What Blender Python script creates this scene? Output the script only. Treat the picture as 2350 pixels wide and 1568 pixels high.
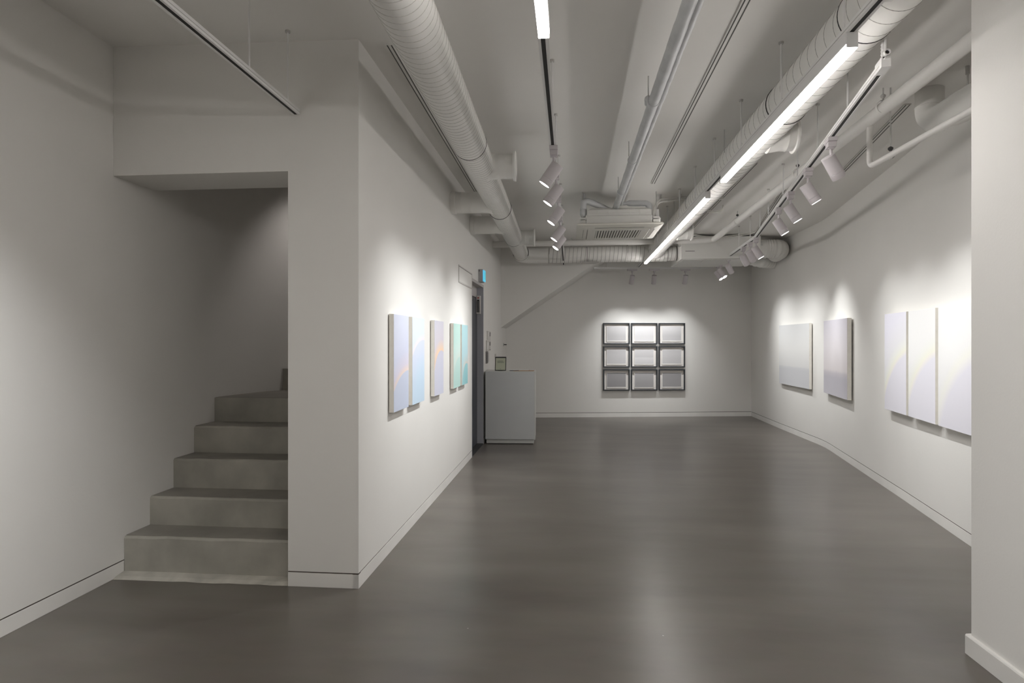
import bpy, bmesh, math, random
from mathutils import Vector, Matrix, Quaternion
random.seed(4)
for o in list(bpy.data.objects): bpy.data.objects.remove(o)
sc = bpy.context.scene
C = sc.collection

# ------------------------------------------------------------------ camera, world, exposure
EYE = 1.4
cam_d = bpy.data.cameras.new('camera'); cam = bpy.data.objects.new('camera', cam_d); C.objects.link(cam)
cam_d.sensor_fit = 'HORIZONTAL'; cam_d.sensor_width = 36.0; cam_d.lens = 36.0 * 1420 / 2350
cam_d.clip_start = 0.05
cam.location = (0, 0, EYE)
cam.rotation_euler = (math.radians(90), 0, math.atan(137 / 1420))
sc.camera = cam
w = bpy.data.worlds.new('world'); sc.world = w; w.use_nodes = True
w.node_tree.nodes['Background'].inputs[0].default_value = (.5, .5, .5, 1)
w.node_tree.nodes['Background'].inputs[1].default_value = 0.0
vs = sc.view_settings
vs.view_transform = 'Standard'; vs.look = 'None'; vs.gamma = 1.0; vs.use_curve_mapping = False
vs.exposure = 0.0
LED = 32.5            # emission strength of the linear LED bars
SPOT = 64.0           # watts of one track spot
LAMP_COL = (1.0, .96, .93)
SPOT_COL = (.98, .995, 1.0)

# lamp in the stairwell, round the corner above the winding steps
ld = bpy.data.lights.new('stairwell_lamp', 'SPOT'); ld.energy = 19; ld.spot_size = math.radians(78); ld.spot_blend = 1.0; ld.shadow_soft_size = .05; ld.color = (1, .93, .89)
lo = bpy.data.objects.new('stairwell_lamp', ld); C.objects.link(lo); lo.location = (-1.85, 5.2, 3.0)
lo.rotation_euler = (Vector((-2.5, 5.35, 1.6)) - lo.location).to_track_quat('-Z', 'Y').to_euler()

# ------------------------------------------------------------------ materials
MATS = {}
def s2l(c): return tuple((v / 12.92 if v <= .04045 else ((v + .055) / 1.055) ** 2.4) for v in c)
def rgb(r, g, b): return s2l((r / 255, g / 255, b / 255))
def newmat(name):
    m = bpy.data.materials.new(name); m.use_nodes = True
    return m, m.node_tree.nodes, m.node_tree.links, m.node_tree.nodes['Principled BSDF']
def mat(name, col, rough=.6, metal=0., spec=.5, var=0., vscale=6., bump=0., bscale=60., emit=None, es=0., coat=0.):
    m, N, L, b = newmat(name)
    b.inputs['Base Color'].default_value = (*col, 1); b.inputs['Roughness'].default_value = rough
    b.inputs['Metallic'].default_value = metal; b.inputs['Specular IOR Level'].default_value = spec
    b.inputs['Coat Weight'].default_value = coat
    if emit: b.inputs['Emission Color'].default_value = (*emit, 1); b.inputs['Emission Strength'].default_value = es
    tc = N.new('ShaderNodeTexCoord')
    if var:
        n = N.new('ShaderNodeTexNoise'); n.inputs['Scale'].default_value = vscale; n.inputs['Detail'].default_value = 5
        r = N.new('ShaderNodeValToRGB')
        r.color_ramp.elements[0].position = .3; r.color_ramp.elements[1].position = .7
        r.color_ramp.elements[0].color = (*[c * (1 - var) for c in col], 1); r.color_ramp.elements[1].color = (*[min(1, c * (1 + var)) for c in col], 1)
        L.new(tc.outputs['Object'], n.inputs['Vector']); L.new(n.outputs['Fac'], r.inputs['Fac']); L.new(r.outputs['Color'], b.inputs['Base Color'])
    if bump:
        n2 = N.new('ShaderNodeTexNoise'); n2.inputs['Scale'].default_value = bscale; n2.inputs['Detail'].default_value = 4
        bp = N.new('ShaderNodeBump'); bp.inputs['Strength'].default_value = bump; bp.inputs['Distance'].default_value = .004
        L.new(tc.outputs['Object'], n2.inputs['Vector']); L.new(n2.outputs['Fac'], bp.inputs['Height']); L.new(bp.outputs['Normal'], b.inputs['Normal'])
    MATS[name] = m
    return m
mat('wall_paint', (.80, .785, .755), .75, spec=.25, var=.012, vscale=1.6, bump=.10, bscale=90)
mat('ceiling_paint', (.83, .815, .785), .85, spec=.2, var=.015, vscale=1.2, bump=.15, bscale=40)
mat('base_paint', (.80, .785, .755), .6, spec=.3, var=.05, vscale=2.2)
mat('duct_paint', (.80, .79, .76), .6, spec=.3, var=.03, vscale=3, bump=.05, bscale=120)
mat('gap_shade', (.085, .07, .058), .8)
mat('seam', (.36, .35, .33), .6)
mat('duct_seam', (.52, .51, .48), .6)
mat('pipe_paint', (.79, .775, .745), .5, var=.03, vscale=4)
mat('wrap', (.60, .61, .62), .38, spec=.5, var=.08, vscale=9, bump=.5, bscale=26)
mat('track_white', (.78, .77, .76), .45)
mat('rod_grey', (.55, .54, .52), .5)
mat('grey_slot', (.10, .098, .09), .7)
mat('dark_slot', (.018, .017, .016), .6)
mat('seal', (.03, .03, .03), .6)
mat('dark_metal', (.035, .036, .036), .45)
mat('lamp_body', (.57, .535, .55), .55)
mat('lamp_lens', (1, 1, 1), .4, emit=LAMP_COL, es=14.)
mat('lamp_lens_off', (.35, .34, .33), .3)
mat('led', (1, 1, 1), .5, emit=LAMP_COL, es=LED)
mat('ac_plastic', (.70, .68, .62), .45)
mat('ac_body', (.74, .73, .70), .5)
mat('grille_dark', (.16, .155, .14), .6)
mat('steel', (.5, .5, .5), .35, metal=.7)
mat('canvas_edge', (.82, .79, .73), .85, var=.03, vscale=30)
mat('frame_dark', (.034, .038, .044), .45)
mat('mat_board', (.84, .80, .76), .9)
mat('paper', (.84, .81, .77), .9, bump=.2, bscale=60)
mat('desk', (.60, .61, .615), .5, var=.02, vscale=3)
mat('desk_edge', (.62, .62, .60), .5)
mat('black_plastic', (.012, .012, .013), .35)
mat('screen', (.42, .43, .33), .35, emit=(.45, .47, .33), es=.06)
mat('screen_ink', (.16, .17, .14), .5)
mat('card', (.42, .25, .14), .7)
mat('pen_metal', (.12, .12, .14), .3)
mat('door_leaf', (.060, .064, .078), .4)
mat('door_jamb', (.40, .405, .44), .5)
mat('transom', (.50, .48, .47), .6)
mat('sign_grey', (.42, .42, .43), .45)
mat('sign_cyan', (.1, .55, .75), .3, emit=(.10, .55, .85), es=.7)
mat('sign_green', (.03, .45, .35), .3, emit=(.02, .5, .4), es=.5)
mat('red', (.5, .03, .03), .4)
mat('plate_white', (.62, .60, .57), .5)
mat('plate_grey', (.18, .17, .165), .6)

def concrete_floor():
    m, N, L, b = newmat('floor_concrete')
    tc = N.new('ShaderNodeTexCoord'); mp = N.new('ShaderNodeMapping'); mp.inputs['Scale'].default_value = (.6, 1.9, 1)
    n1 = N.new('ShaderNodeTexNoise'); n1.inputs['Scale'].default_value = 1.3; n1.inputs['Detail'].default_value = 6; n1.inputs['Roughness'].default_value = .55; n1.inputs['Distortion'].default_value = .15
    n2 = N.new('ShaderNodeTexNoise'); n2.inputs['Scale'].default_value = 9; n2.inputs['Detail'].default_value = 2
    r1 = N.new('ShaderNodeValToRGB'); e = r1.color_ramp.elements
    e[0].position = .28; e[0].color = (.112, .098, .085, 1); e[1].position = .74; e[1].color = (.180, .163, .143, 1)
    mx = N.new('ShaderNodeMix'); mx.data_type = 'RGBA'; mx.blend_type = 'MULTIPLY'; mx.inputs[0].default_value = .08
    L.new(tc.outputs['Object'], mp.inputs['Vector']); L.new(mp.outputs['Vector'], n1.inputs['Vector']); L.new(tc.outputs['Object'], n2.inputs['Vector'])
    L.new(n1.outputs['Fac'], r1.inputs['Fac']); L.new(r1.outputs['Color'], mx.inputs[6]); L.new(n2.outputs['Color'], mx.inputs[7])
    # sparse pale paint specks
    vo = N.new('ShaderNodeTexVoronoi'); vo.inputs['Scale'].default_value = 3.1; vo.inputs['Randomness'].default_value = 1
    lt = N.new('ShaderNodeMath'); lt.operation = 'LESS_THAN'; lt.inputs[1].default_value = .013
    mx2 = N.new('ShaderNodeMix'); mx2.data_type = 'RGBA'; mx2.inputs[7].default_value = (.42, .40, .36, 1)
    L.new(tc.outputs['Object'], vo.inputs['Vector']); L.new(vo.outputs['Distance'], lt.inputs[0]); L.new(lt.outputs[0], mx2.inputs[0]); L.new(mx.outputs[2], mx2.inputs[6])
    L.new(mx2.outputs[2], b.inputs['Base Color'])
    rr = N.new('ShaderNodeMapRange'); rr.inputs[1].default_value = .25; rr.inputs[2].default_value = .75; rr.inputs[3].default_value = .21; rr.inputs[4].default_value = .33
    L.new(n1.outputs['Fac'], rr.inputs[0]); b.inputs['Roughness'].default_value = .29
    b.inputs['Specular IOR Level'].default_value = .5
    bp = N.new('ShaderNodeBump'); bp.inputs['Strength'].default_value = .0; bp.inputs['Distance'].default_value = .003
    n3 = N.new('ShaderNodeTexNoise'); n3.inputs['Scale'].default_value = 7; n3.inputs['Detail'].default_value = 6
    L.new(tc.outputs['Object'], n3.inputs['Vector']); L.new(n3.outputs['Fac'], bp.inputs['Height']); L.new(bp.outputs['Normal'], b.inputs['Normal'])
    MATS['floor_concrete'] = m
concrete_floor()
mat('stair_concrete', (.37, .355, .31), .6, var=.22, vscale=3.2, bump=.35, bscale=16)
mat('stair_tread', (.27, .255, .225), .5, var=.2, vscale=3.0, bump=.3, bscale=16)
mat('screed', (.46, .44, .39), .8, var=.2, vscale=8, bump=.4, bscale=30)

def arc_paint(name, w, h, cx, cz, R, stops, low, lowamt=.5):
    """soft glowing arc: colour runs along the distance to a circle; 'low' tints the foot of the canvas"""
    m, N, L, b = newmat(name); b.inputs['Roughness'].default_value = .8; b.inputs['Specular IOR Level'].default_value = .2
    tc = N.new('ShaderNodeTexCoord'); mp = N.new('ShaderNodeMapping'); mp.inputs['Scale'].default_value = (1, 0, 1)
    d = N.new('ShaderNodeVectorMath'); d.operation = 'DISTANCE'; d.inputs[1].default_value = (cx, 0, cz)
    mr = N.new('ShaderNodeMapRange'); mr.inputs[1].default_value = R - .25; mr.inputs[2].default_value = R + .35
    cr = N.new('ShaderNodeValToRGB'); el = cr.color_ramp.elements
    while len(el) > 1: el.remove(el[0])
    el[0].position = (stops[0][0] + .25) / .6; el[0].color = (*stops[0][1], 1)
    for p, c in stops[1:]:
        e = el.new(max(0, min(1, (p + .25) / .6))); e.color = (*c, 1)
    sp = N.new('ShaderNodeSeparateXYZ'); m2 = N.new('ShaderNodeMapRange')
    m2.inputs[1].default_value = h * .55; m2.inputs[2].default_value = 0; m2.inputs[3].default_value = 0; m2.inputs[4].default_value = lowamt
    mx = N.new('ShaderNodeMix'); mx.data_type = 'RGBA'; mx.inputs[7].default_value = (*low, 1)
    L.new(tc.outputs['Object'], mp.inputs['Vector']); L.new(mp.outputs['Vector'], d.inputs[0]); L.new(d.outputs['Value'], mr.inputs[0]); L.new(mr.outputs[0], cr.inputs['Fac'])
    L.new(tc.outputs['Object'], sp.inputs[0]); L.new(sp.outputs['Z'], m2.inputs[0]); L.new(m2.outputs[0], mx.inputs[0]); L.new(cr.outputs['Color'], mx.inputs[6])
    L.new(mx.outputs[2], b.inputs['Base Color'])
    MATS[name] = m; return m
def grad_paint(name, h, stops, noise=.05, vs_=(1.2, 1, 6)):
    """horizontal bands along the height (fractions of h)"""
    m, N, L, b = newmat(name); b.inputs['Roughness'].default_value = .85; b.inputs['Specular IOR Level'].default_value = .2
    tc = N.new('ShaderNodeTexCoord'); sp = N.new('ShaderNodeSeparateXYZ'); L.new(tc.outputs['Object'], sp.inputs[0])
    mp = N.new('ShaderNodeMapping'); mp.inputs['Scale'].default_value = vs_; n = N.new('ShaderNodeTexNoise'); n.inputs['Scale'].default_value = 3; n.inputs['Detail'].default_value = 4
    L.new(tc.outputs['Object'], mp.inputs['Vector']); L.new(mp.outputs['Vector'], n.inputs['Vector'])
    dv = N.new('ShaderNodeMath'); dv.operation = 'DIVIDE'; dv.inputs[1].default_value = h; L.new(sp.outputs['Z'], dv.inputs[0])
    ma = N.new('ShaderNodeMath'); ma.operation = 'MULTIPLY_ADD'; ma.inputs[1].default_value = noise; L.new(n.outputs['Fac'], ma.inputs[0]); L.new(dv.outputs[0], ma.inputs[2])
    cr = N.new('ShaderNodeValToRGB'); el = cr.color_ramp.elements
    while len(el) > 1: el.remove(el[0])
    el[0].position = min(1, stops[0][0] + noise / 2); el[0].color = (*stops[0][1], 1)
    for p, c in stops[1:]:
        e = el.new(min(1, p + noise / 2)); e.color = (*c, 1)
    L.new(ma.outputs[0], cr.inputs['Fac']); L.new(cr.outputs['Color'], b.inputs['Base Color'])
    MATS[name] = m; return m

# ------------------------------------------------------------------ mesh helpers
def obj(name, bm, m, parent=None, smooth=False, mesh=None):
    if mesh is None:
        bmesh.ops.recalc_face_normals(bm, faces=bm.faces)
        mesh = bpy.data.meshes.new(name); bm.to_mesh(mesh); bm.free()
        mesh.materials.append(MATS[m])
        if smooth:
            for p in mesh.polygons: p.use_smooth = True
            try: mesh.set_sharp_from_angle(angle=math.radians(40))
            except Exception: pass
    o = bpy.data.objects.new(name, mesh); C.objects.link(o)
    if parent: o.parent = parent
    return o
def BM(): return bmesh.new()
def bx(bm, x0, x1, y0, y1, z0, z1, bev=0):
    r = bmesh.ops.create_cube(bm, size=1)
    vs_ = r['verts']
    for v in vs_: v.co = Vector((x0 + (v.co.x + .5) * (x1 - x0), y0 + (v.co.y + .5) * (y1 - y0), z0 + (v.co.z + .5) * (z1 - z0)))
    if bev:
        es = list({e for v in vs_ for e in v.link_edges})
        bmesh.ops.bevel(bm, geom=es, offset=bev, segments=2, affect='EDGES', profile=.6)
    return bm
def prism(bm, poly, axis, a0, a1):
    """polygon extruded; axis 'x': poly=(y,z); 'y': poly=(x,z); 'z': poly=(x,y)"""
    def P(p, a): return {'x': (a, p[0], p[1]), 'y': (p[0], a, p[1]), 'z': (p[0], p[1], a)}[axis]
    A = [bm.verts.new(P(p, a0)) for p in poly]; B = [bm.verts.new(P(p, a1)) for p in poly]
    n = len(poly)
    bm.faces.new(A); bm.faces.new(B[::-1])
    for i in range(n): bm.faces.new((A[i], A[(i + 1) % n], B[(i + 1) % n], B[i]))
    return bm
def basis(d, up=Vector((0, 0, 1))):
    d = d.normalized()
    if abs(d.dot(up)) > .98: up = Vector((0, 1, 0))
    s = d.cross(up).normalized(); u = s.cross(d).normalized()
    return s, u
def beam(bm, p0, p1, poly):
    """profile (side, up) extruded from p0 to p1"""
    p0, p1 = Vector(p0), Vector(p1); s, u = basis(p1 - p0)
    A = [bm.verts.new(p0 + s * a + u * b) for a, b in poly]; B = [bm.verts.new(p1 + s * a + u * b) for a, b in poly]
    n = len(poly); bm.faces.new(A); bm.faces.new(B[::-1])
    for i in range(n): bm.faces.new((A[i], A[(i + 1) % n], B[(i + 1) % n], B[i]))
    return bm
def rect(wd, z0, z1): return [(-wd / 2, z0), (wd / 2, z0), (wd / 2, z1), (-wd / 2, z1)]
def lathe(bm, p0, d, prof, n=24, caps=True):
    """prof: list of (distance along d, radius)"""
    p0 = Vector(p0); d = Vector(d).normalized(); s, u = basis(d)
    rings = []
    for t, r in prof:
        rings.append([bm.verts.new(p0 + d * t + (s * math.cos(2 * math.pi * i / n) + u * math.sin(2 * math.pi * i / n)) * r) for i in range(n)])
    for a, b in zip(rings, rings[1:]):
        for i in range(n): bm.faces.new((a[i], a[(i + 1) % n], b[(i + 1) % n], b[i]))
    if caps: bm.faces.new(rings[0]); bm.faces.new(rings[-1][::-1])
    return bm
def sweep(bm, pts, rad, n=14):
    pts = [Vector(p) for p in pts]; rings = []; s = None
    for i, p in enumerate(pts):
        d = (pts[min(i + 1, len(pts) - 1)] - pts[max(i - 1, 0)]).normalized()
        if s is None: s, u = basis(d)
        else:
            s = (s - d * s.dot(d)).normalized(); u = s.cross(d).normalized()
        r = rad[i] if isinstance(rad, (list, tuple)) else rad
        rings.append([bm.verts.new(p + (s * math.cos(2 * math.pi * k / n) + u * math.sin(2 * math.pi * k / n)) * r) for k in range(n)])
    for a, b in zip(rings, rings[1:]):
        for k in range(n): bm.faces.new((a[k], a[(k + 1) % n], b[(k + 1) % n], b[k]))
    bm.faces.new(rings[0]); bm.faces.new(rings[-1][::-1])
    return bm
def fillet(pts, r, n=6):
    pts = [Vector(p) for p in pts]; out = [pts[0]]
    for a, b, c in zip(pts, pts[1:], pts[2:]):
        ra = min(r, (a - b).length * .49); rc = min(r, (c - b).length * .49)
        p0 = b + (a - b).normalized() * ra; p1 = b + (c - b).normalized() * rc
        for k in range(n + 1):
            t = k / n; out.append(p0 * (1 - t) ** 2 + b * 2 * t * (1 - t) + p1 * t * t)
    out.append(pts[-1]); return out
def resample(pts, step):
    out = [pts[0]]
    for a, b in zip(pts, pts[1:]):
        k = max(1, int((b - a).length / step))
        for i in range(1, k + 1): out.append(a.lerp(b, i / k))
    return out
def tag(o, label, cat, group=None):
    o['label'] = label; o['category'] = cat
    if group: o['group'] = group
    return o
def thing(name, label, cat, loc=(0, 0, 0), rz=0, group=None):
    o = bpy.data.objects.new(name, None); C.objects.link(o); o.empty_display_size = .1
    o.location = loc; o.rotation_euler = (0, 0, rz)
    return tag(o, label, cat, group)
def struct(name, bm, m, label, cat, smooth=False):
    o = obj(name, bm, m, smooth=smooth); o['kind'] = 'structure'; o['label'] = label; o['category'] = cat; return o
def wallrun(bm, pts, o0, o1, z0, z1):
    """polyline with the room on its right hand; solid between offsets o0 and o1 to its left"""
    n = len(pts); P = [Vector((p[0], p[1], 0)) for p in pts]
    def nrm(a, b): d = (b - a).normalized(); return Vector((-d.y, d.x, 0))
    nn = []
    for i in range(n):
        if i == 0: nn.append(nrm(P[0], P[1]))
        elif i == n - 1: nn.append(nrm(P[-2], P[-1]))
        else:
            a, b = nrm(P[i - 1], P[i]), nrm(P[i], P[i + 1]); m = (a + b).normalized(); nn.append(m / max(.3, m.dot(a)))
    R = []
    for p, q in zip(P, nn):
        R.append([bm.verts.new(p + q * o + Vector((0, 0, z))) for o, z in ((o0, z0), (o1, z0), (o1, z1), (o0, z1))])
    for a, b in zip(R, R[1:]):
        for k in range(4): bm.faces.new((a[k], a[(k + 1) % 4], b[(k + 1) % 4], b[k]))
    bm.faces.new(R[0]); bm.faces.new(R[-1][::-1]); return bm
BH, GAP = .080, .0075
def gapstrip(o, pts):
    bm = BM(); wallrun(bm, pts, .003, .0345, BH + .0002, BH + GAP - .0002); obj('shadow_gap', bm, 'gap_shade', o)  # dark strip in the skirting groove, the groove's shade painted in as colour
def wall(name, pts, label, t=.12, z1=3.25, smooth=False, base=None, bn=None):
    bm = BM(); wallrun(bm, pts, 0, t, BH + GAP, z1); wallrun(bm, pts, .035, t, 0, BH + GAP)
    struct(name, bm, 'wall_paint', label, 'wall', smooth)
    if bn:
        bm = BM(); wallrun(bm, base or pts, -.001, .0345, .001, BH)
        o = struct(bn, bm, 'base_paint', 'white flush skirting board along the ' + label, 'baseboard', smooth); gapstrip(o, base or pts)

# ------------------------------------------------------------------ the room
def cz(x, y): return 3.11 - .016 * (x + 1.2) - .004 * (y - 3.4)
struct('floor', bx(BM(), -3.1, 3.9, -4.4, 12.6, -.12, 0), 'floor_concrete', 'polished grey brown concrete floor of the gallery', 'floor')
bm = BM()
cs = [(-3.1, -4.4), (3.9, -4.4), (3.9, 12.6), (-3.1, 12.6)]
A = [bm.verts.new((x, y, cz(x, y))) for x, y in cs]; B = [bm.verts.new((x, y, cz(x, y) + .2)) for x, y in cs]
bm.faces.new(A); bm.faces.new(B[::-1])
for i in range(4): bm.faces.new((A[i], A[(i + 1) % 4], B[(i + 1) % 4], B[i]))
struct('ceiling', bm, 'ceiling_paint', 'off white painted ceiling carrying ducts, pipes and light tracks', 'ceiling')

XL, XG, YF = -2.685, -1.2, 3.40
curve = [(XL, -4.2), (XL, 4.3)]
for x, y in ((-2.672, 4.55), (-2.63, 4.80), (-2.565, 5.0), (-2.49, 5.15), (-2.37, 5.35), (-2.2, 5.56), (-1.98, 5.75), (-1.7, 5.9), (-1.32, 6.0)): curve.append((x, y))
bm = BM(); wallrun(bm, [(XL, -4.2), (XL, 3.495)], 0, .12, BH + GAP, 3.25); wallrun(bm, [(XL, -4.2), (XL, 3.495)], .035, .12, 0, BH + GAP)
wallrun(bm, curve[:0] + [(XL, 3.495)] + curve[1:], 0, .12, 0, 3.25)
struct('wall_left', bm, 'wall_paint', 'long white wall at the left that curves round behind the concrete stairs', 'wall', True)
bm = BM(); wallrun(bm, [(XL, -4.2), (XL, 3.485)], -.001, .0345, .001, BH)
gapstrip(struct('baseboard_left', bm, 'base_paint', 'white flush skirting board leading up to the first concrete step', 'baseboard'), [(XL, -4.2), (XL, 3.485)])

# wall with the stair opening: lintel + pier
bm = BM(); bx(bm, XL + .001, -1.615, YF, YF + .36, 2.375, 3.25); bx(bm, -1.615, XG, YF, YF + .36, BH + GAP, 3.25)
bx(bm, -1.612, XG - .035, YF + .035, YF + .36, 0, BH + GAP)
struct('wall_stair', bm, 'wall_paint', 'white wall and pier framing the opening to the stairs', 'wall')
bm = BM(); wallrun(bm, [(-1.615, YF), (XG, YF)], -.001, .0345, .001, BH)
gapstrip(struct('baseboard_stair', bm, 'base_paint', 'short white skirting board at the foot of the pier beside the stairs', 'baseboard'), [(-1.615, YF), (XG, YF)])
# gallery left wall with the door opening
D0, D1, DZ = 7.39, 8.40, 2.17
bm = BM()
for a, b in ((YF + .36, D0), (D1, 11.45)):
    wallrun(bm, [(XG, a), (XG, b)], 0, .14, BH + GAP, 3.25); wallrun(bm, [(XG, a), (XG, b)], .035, .14, 0, BH + GAP)
wallrun(bm, [(XG, D0), (XG, D1)], 0, .14, DZ, 3.25)
struct('wall_gallery', bm, 'wall_paint', 'white gallery wall behind the row of pastel canvases', 'wall')
bm = BM(); wallrun(bm, [(XG, YF - .001), (XG, D0)], -.001, .0345, .001, BH)
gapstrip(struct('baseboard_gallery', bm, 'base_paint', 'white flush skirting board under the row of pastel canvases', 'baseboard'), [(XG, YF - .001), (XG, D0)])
bm = BM(); wallrun(bm, [(XG, D1), (XG, 11.28)], -.001, .0345, .001, BH)
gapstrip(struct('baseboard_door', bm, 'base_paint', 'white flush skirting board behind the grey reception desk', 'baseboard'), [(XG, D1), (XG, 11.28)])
# back wall
BA, BB = Vector((-1.2, 11.281, 0)), Vector((3.348, 11.969, 0)); BANG = math.atan2(BB.y - BA.y, BB.x - BA.x)
wall('wall_back', [(-1.3, 11.266), (3.42, 11.98)], 'white back wall with the nine framed drawings', bn='baseboard_back', base=[(-1.2, 11.281), (3.348, 11.969)])
# right wall, bent
RW = [(3.348, 11.969), (3.33, 10.3), (3.335, 9.1), (3.338, 8.85), (3.334, 8.66), (3.322, 8.48), (3.30, 8.30), (3.27, 8.10), (2.915, 5.76), (2.71, 4.50), (2.46, 2.9)]
wall('wall_right', RW, 'white bent right wall with the pale canvases', smooth=True, bn='baseboard_right')
# near right wall end
PX, PY = 1.775, 2.945
bm = BM(); bx(bm, PX, 2.75, -4.2, PY, 0, 3.25)
struct('wall_near_right', bm, 'wall_paint', 'white wall end at the right edge close to the camera', 'wall')
bm = BM(); pf = [(PX + .01, 0.001), (PX - .017, 0.001), (PX - .017, .082), (PX - .013, .088), (PX + .01, .090)]
prism(bm, pf, 'y', -4.2, PY + .016)
struct('baseboard_near_right', bm, 'base_paint', 'white projecting skirting board on the near right wall end', 'baseboard')
wall('wall_rear', [(PX + .1, -4.1), (XL - .1, -4.1)], 'white wall behind the camera', bn='baseboard_rear')

# stair flight running up behind the back left corner: sloping soffit
bm = BM(); SY = 10.45
x0, z0 = XG - .02, 1.635 - .0136; k = .679
xe = XG + (3.22 - 1.635) / k
prism(bm, [(x0, z0), (xe, 3.22), (x0, 3.22)], 'y', SY, 11.62)
struct('wall_soffit', bm, 'wall_paint', 'white sloping underside of an upper stair flight in the far left corner', 'stair soffit')

# ------------------------------------------------------------------ concrete stairs
st = thing('staircase', 'bare grey concrete staircase rising through the opening at the left', 'stairs', (-2.0, 3.49, 0))
ys = [3.489, 3.714, 3.953, 4.182, 4.425]; zs = [.228, .409, .606, .796, .977]
def local(bm, o):
    for v in bm.verts: v.co -= o.location
    return bm
XR = -1.345
for i in range(5):
    yb = [3.80, 4.06, 4.30, 4.55, 5.0][i] if i < 4 else None
    zlo = 0.0 if i == 0 else zs[i - 1] - .02
    if i < 4:
        ya, ye = ys[i], ys[i + 1] + .02
        bm = BM(); nx = 15
        prof = []
        # uneven hand cast nosing
        for q in range(nx + 1):
            x = XL + .001 + (XR - XL) * q / nx
            dz = random.uniform(-.004, .003); dy = random.uniform(-.004, .004)
            prof.append([bm.verts.new(p) for p in ((x, ya + dy * .3, zlo), (x, ya + dy, zs[i] - .012 + dz), (x, ya + .010 + dy, zs[i] + dz * .6), (x, ye, zs[i]), (x, ye, zlo))])
        for a, b in zip(prof, prof[1:]):
            for k_ in range(5): bm.faces.new((a[k_], a[(k_ + 1) % 5], b[(k_ + 1) % 5], b[k_]))
        bm.faces.new(prof[0]); bm.faces.new(prof[-1][::-1])
    else:
        bm = BM(); poly = [(XR, ys[4]), (XL + .001, ys[4]), (-2.668, 4.55), (-2.626, 4.80), (-2.561, 5.0), (-2.486, 5.15), (-2.36, 5.34), (XR, 4.9)]
        prism(bm, poly, 'z', zlo, zs[4])
    o = obj('step', local(bm, st), 'stair_concrete', st)
    bm = BM()   # darker worn tread surface
    if i < 4: bx(bm, XL + .003, XR - .002, ys[i] + .014, ys[i + 1], zs[i] - .004, zs[i] + .0025)
    else: prism(bm, [(XR, ys[4] + .012), (XL + .004, ys[4] + .012), (-2.664, 4.55), (-2.622, 4.80), (-2.557, 5.0), (-2.482, 5.145), (-2.36, 5.33), (XR, 4.9)], 'z', zs[4] - .004, zs[4] + .0025)
    t_ = obj('tread', local(bm, st), 'stair_tread', o)
bm = BM(); prism(bm, [(XR, 4.80), (-2.488, 5.135), (-2.36, 5.345), (-2.19, 5.55), (XR, 5.55)], 'z', zs[4] - .02, 1.165); obj('step', local(bm, st), 'stair_concrete', st)
bm = BM(); prism(bm, [(XR, 5.35), (-2.19, 5.55), (-1.97, 5.74), (-1.69, 5.89), (XR, 5.98)], 'z', 1.15, 1.35); obj('step', local(bm, st), 'stair_concrete', st)
bm = BM(); pr = []
for q in range(13):
    x = XL + .001 + (-1.617 - XL) * q / 12; dy = random.uniform(-.006, .006)
    pr.append([bm.verts.new(p) for p in ((x, YF - .002 + dy, .001), (x, YF + .03 + dy, .012), (x, 3.50, .020), (x, 3.50, .001))])
for a, b in zip(pr, pr[1:]):
    for k_ in range(4): bm.faces.new((a[k_], a[(k_ + 1) % 4], b[(k_ + 1) % 4], b[k_]))
bm.faces.new(pr[0]); bm.faces.new(pr[-1][::-1])
o = obj('threshold', local(bm, st), 'screed', st); o['label'] = 'rough pale screed strip at the foot of the first step'

# ------------------------------------------------------------------ door in the gallery wall
dr = thing('door_1', 'dark grey metal door recessed in the gallery wall beside the desk', 'door', (XG, D0, 0)); dr['kind'] = 'structure'
def dpart(n, m, a, parent=dr, bev=0):
    bm = BM(); bx(bm, *a, bev); 
    for v in bm.verts: v.co -= Vector((XG, D0, 0))
    return obj(n, bm, m, parent)
leaf = dpart('door_leaf', 'door_leaf', (-1.325, -1.285, D0 + .03, D1 - .045, .012, 1.985))
dpart('transom_panel', 'transom', (-1.325, -1.29, D0 + .03, D1 - .04, 2.0, DZ - .035))
dpart('jamb', 'door_jamb', (-1.335, XG - .001, D1 - .04, D1 - .001, 0.001, DZ))
dpart('jamb', 'door_jamb', (-1.335, XG - .001, D0 + .001, D0 + .03, 0.001, DZ))
dpart('head', 'transom', (-1.335, XG - .001, D0 + .03, D1 - .04, DZ - .035, DZ - .001))
dpart('sill', 'dark_metal', (-1.335, XG + .0, D0 + .03, D1 - .04, 0.001, .010))
dpart('door_closer_arm', 'black_plastic', (-1.286, -1.25, D0 + .10, D0 + .45, 1.93, 1.975))
dpart('floor_bolt', 'black_plastic', (-1.286, -1.262, D0 + .2, D0 + .4, .09, .13))
lk = dpart('magnetic_lock', 'plate_white', (-1.285, -1.232, D1 - .115, D1 - .05, 1.775, 2.02), dr, .004)
dpart('lock_plate', 'black_plastic', (-1.275, -1.243, D1 - .119, D1 - .112, 1.795, 1.965), lk)
dpart('lock_strip', 'steel', (-1.263, -1.255, D1 - .121, D1 - .116, 1.80, 1.95), lk)
dpart('warning_label', 'red', (-1.267, -1.250, D1 - .118, D1 - .113, 1.982, 1.998), lk)

# exit sign box on the wall above the door
es = thing('exit_sign', 'small grey box sign with a glowing blue face above the door', 'exit sign', (XG, 7.93, 2.17))
obj('housing', bx(BM(), 0.001, .058, -.02, .15, 0, .165, .006), 'sign_grey', es)
fc = obj('lit_face', bx(BM(), .057, .074, -.014, .142, .010, .155, .006), 'sign_cyan', es)
obj('pictogram', bx(BM(), .0735, .0755, .04, .09, .035, .13), 'sign_green', fc)
obj('latch', bx(BM(), .008, .018, -.0235, -.019, .135, .15), 'dark_metal', es)
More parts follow.
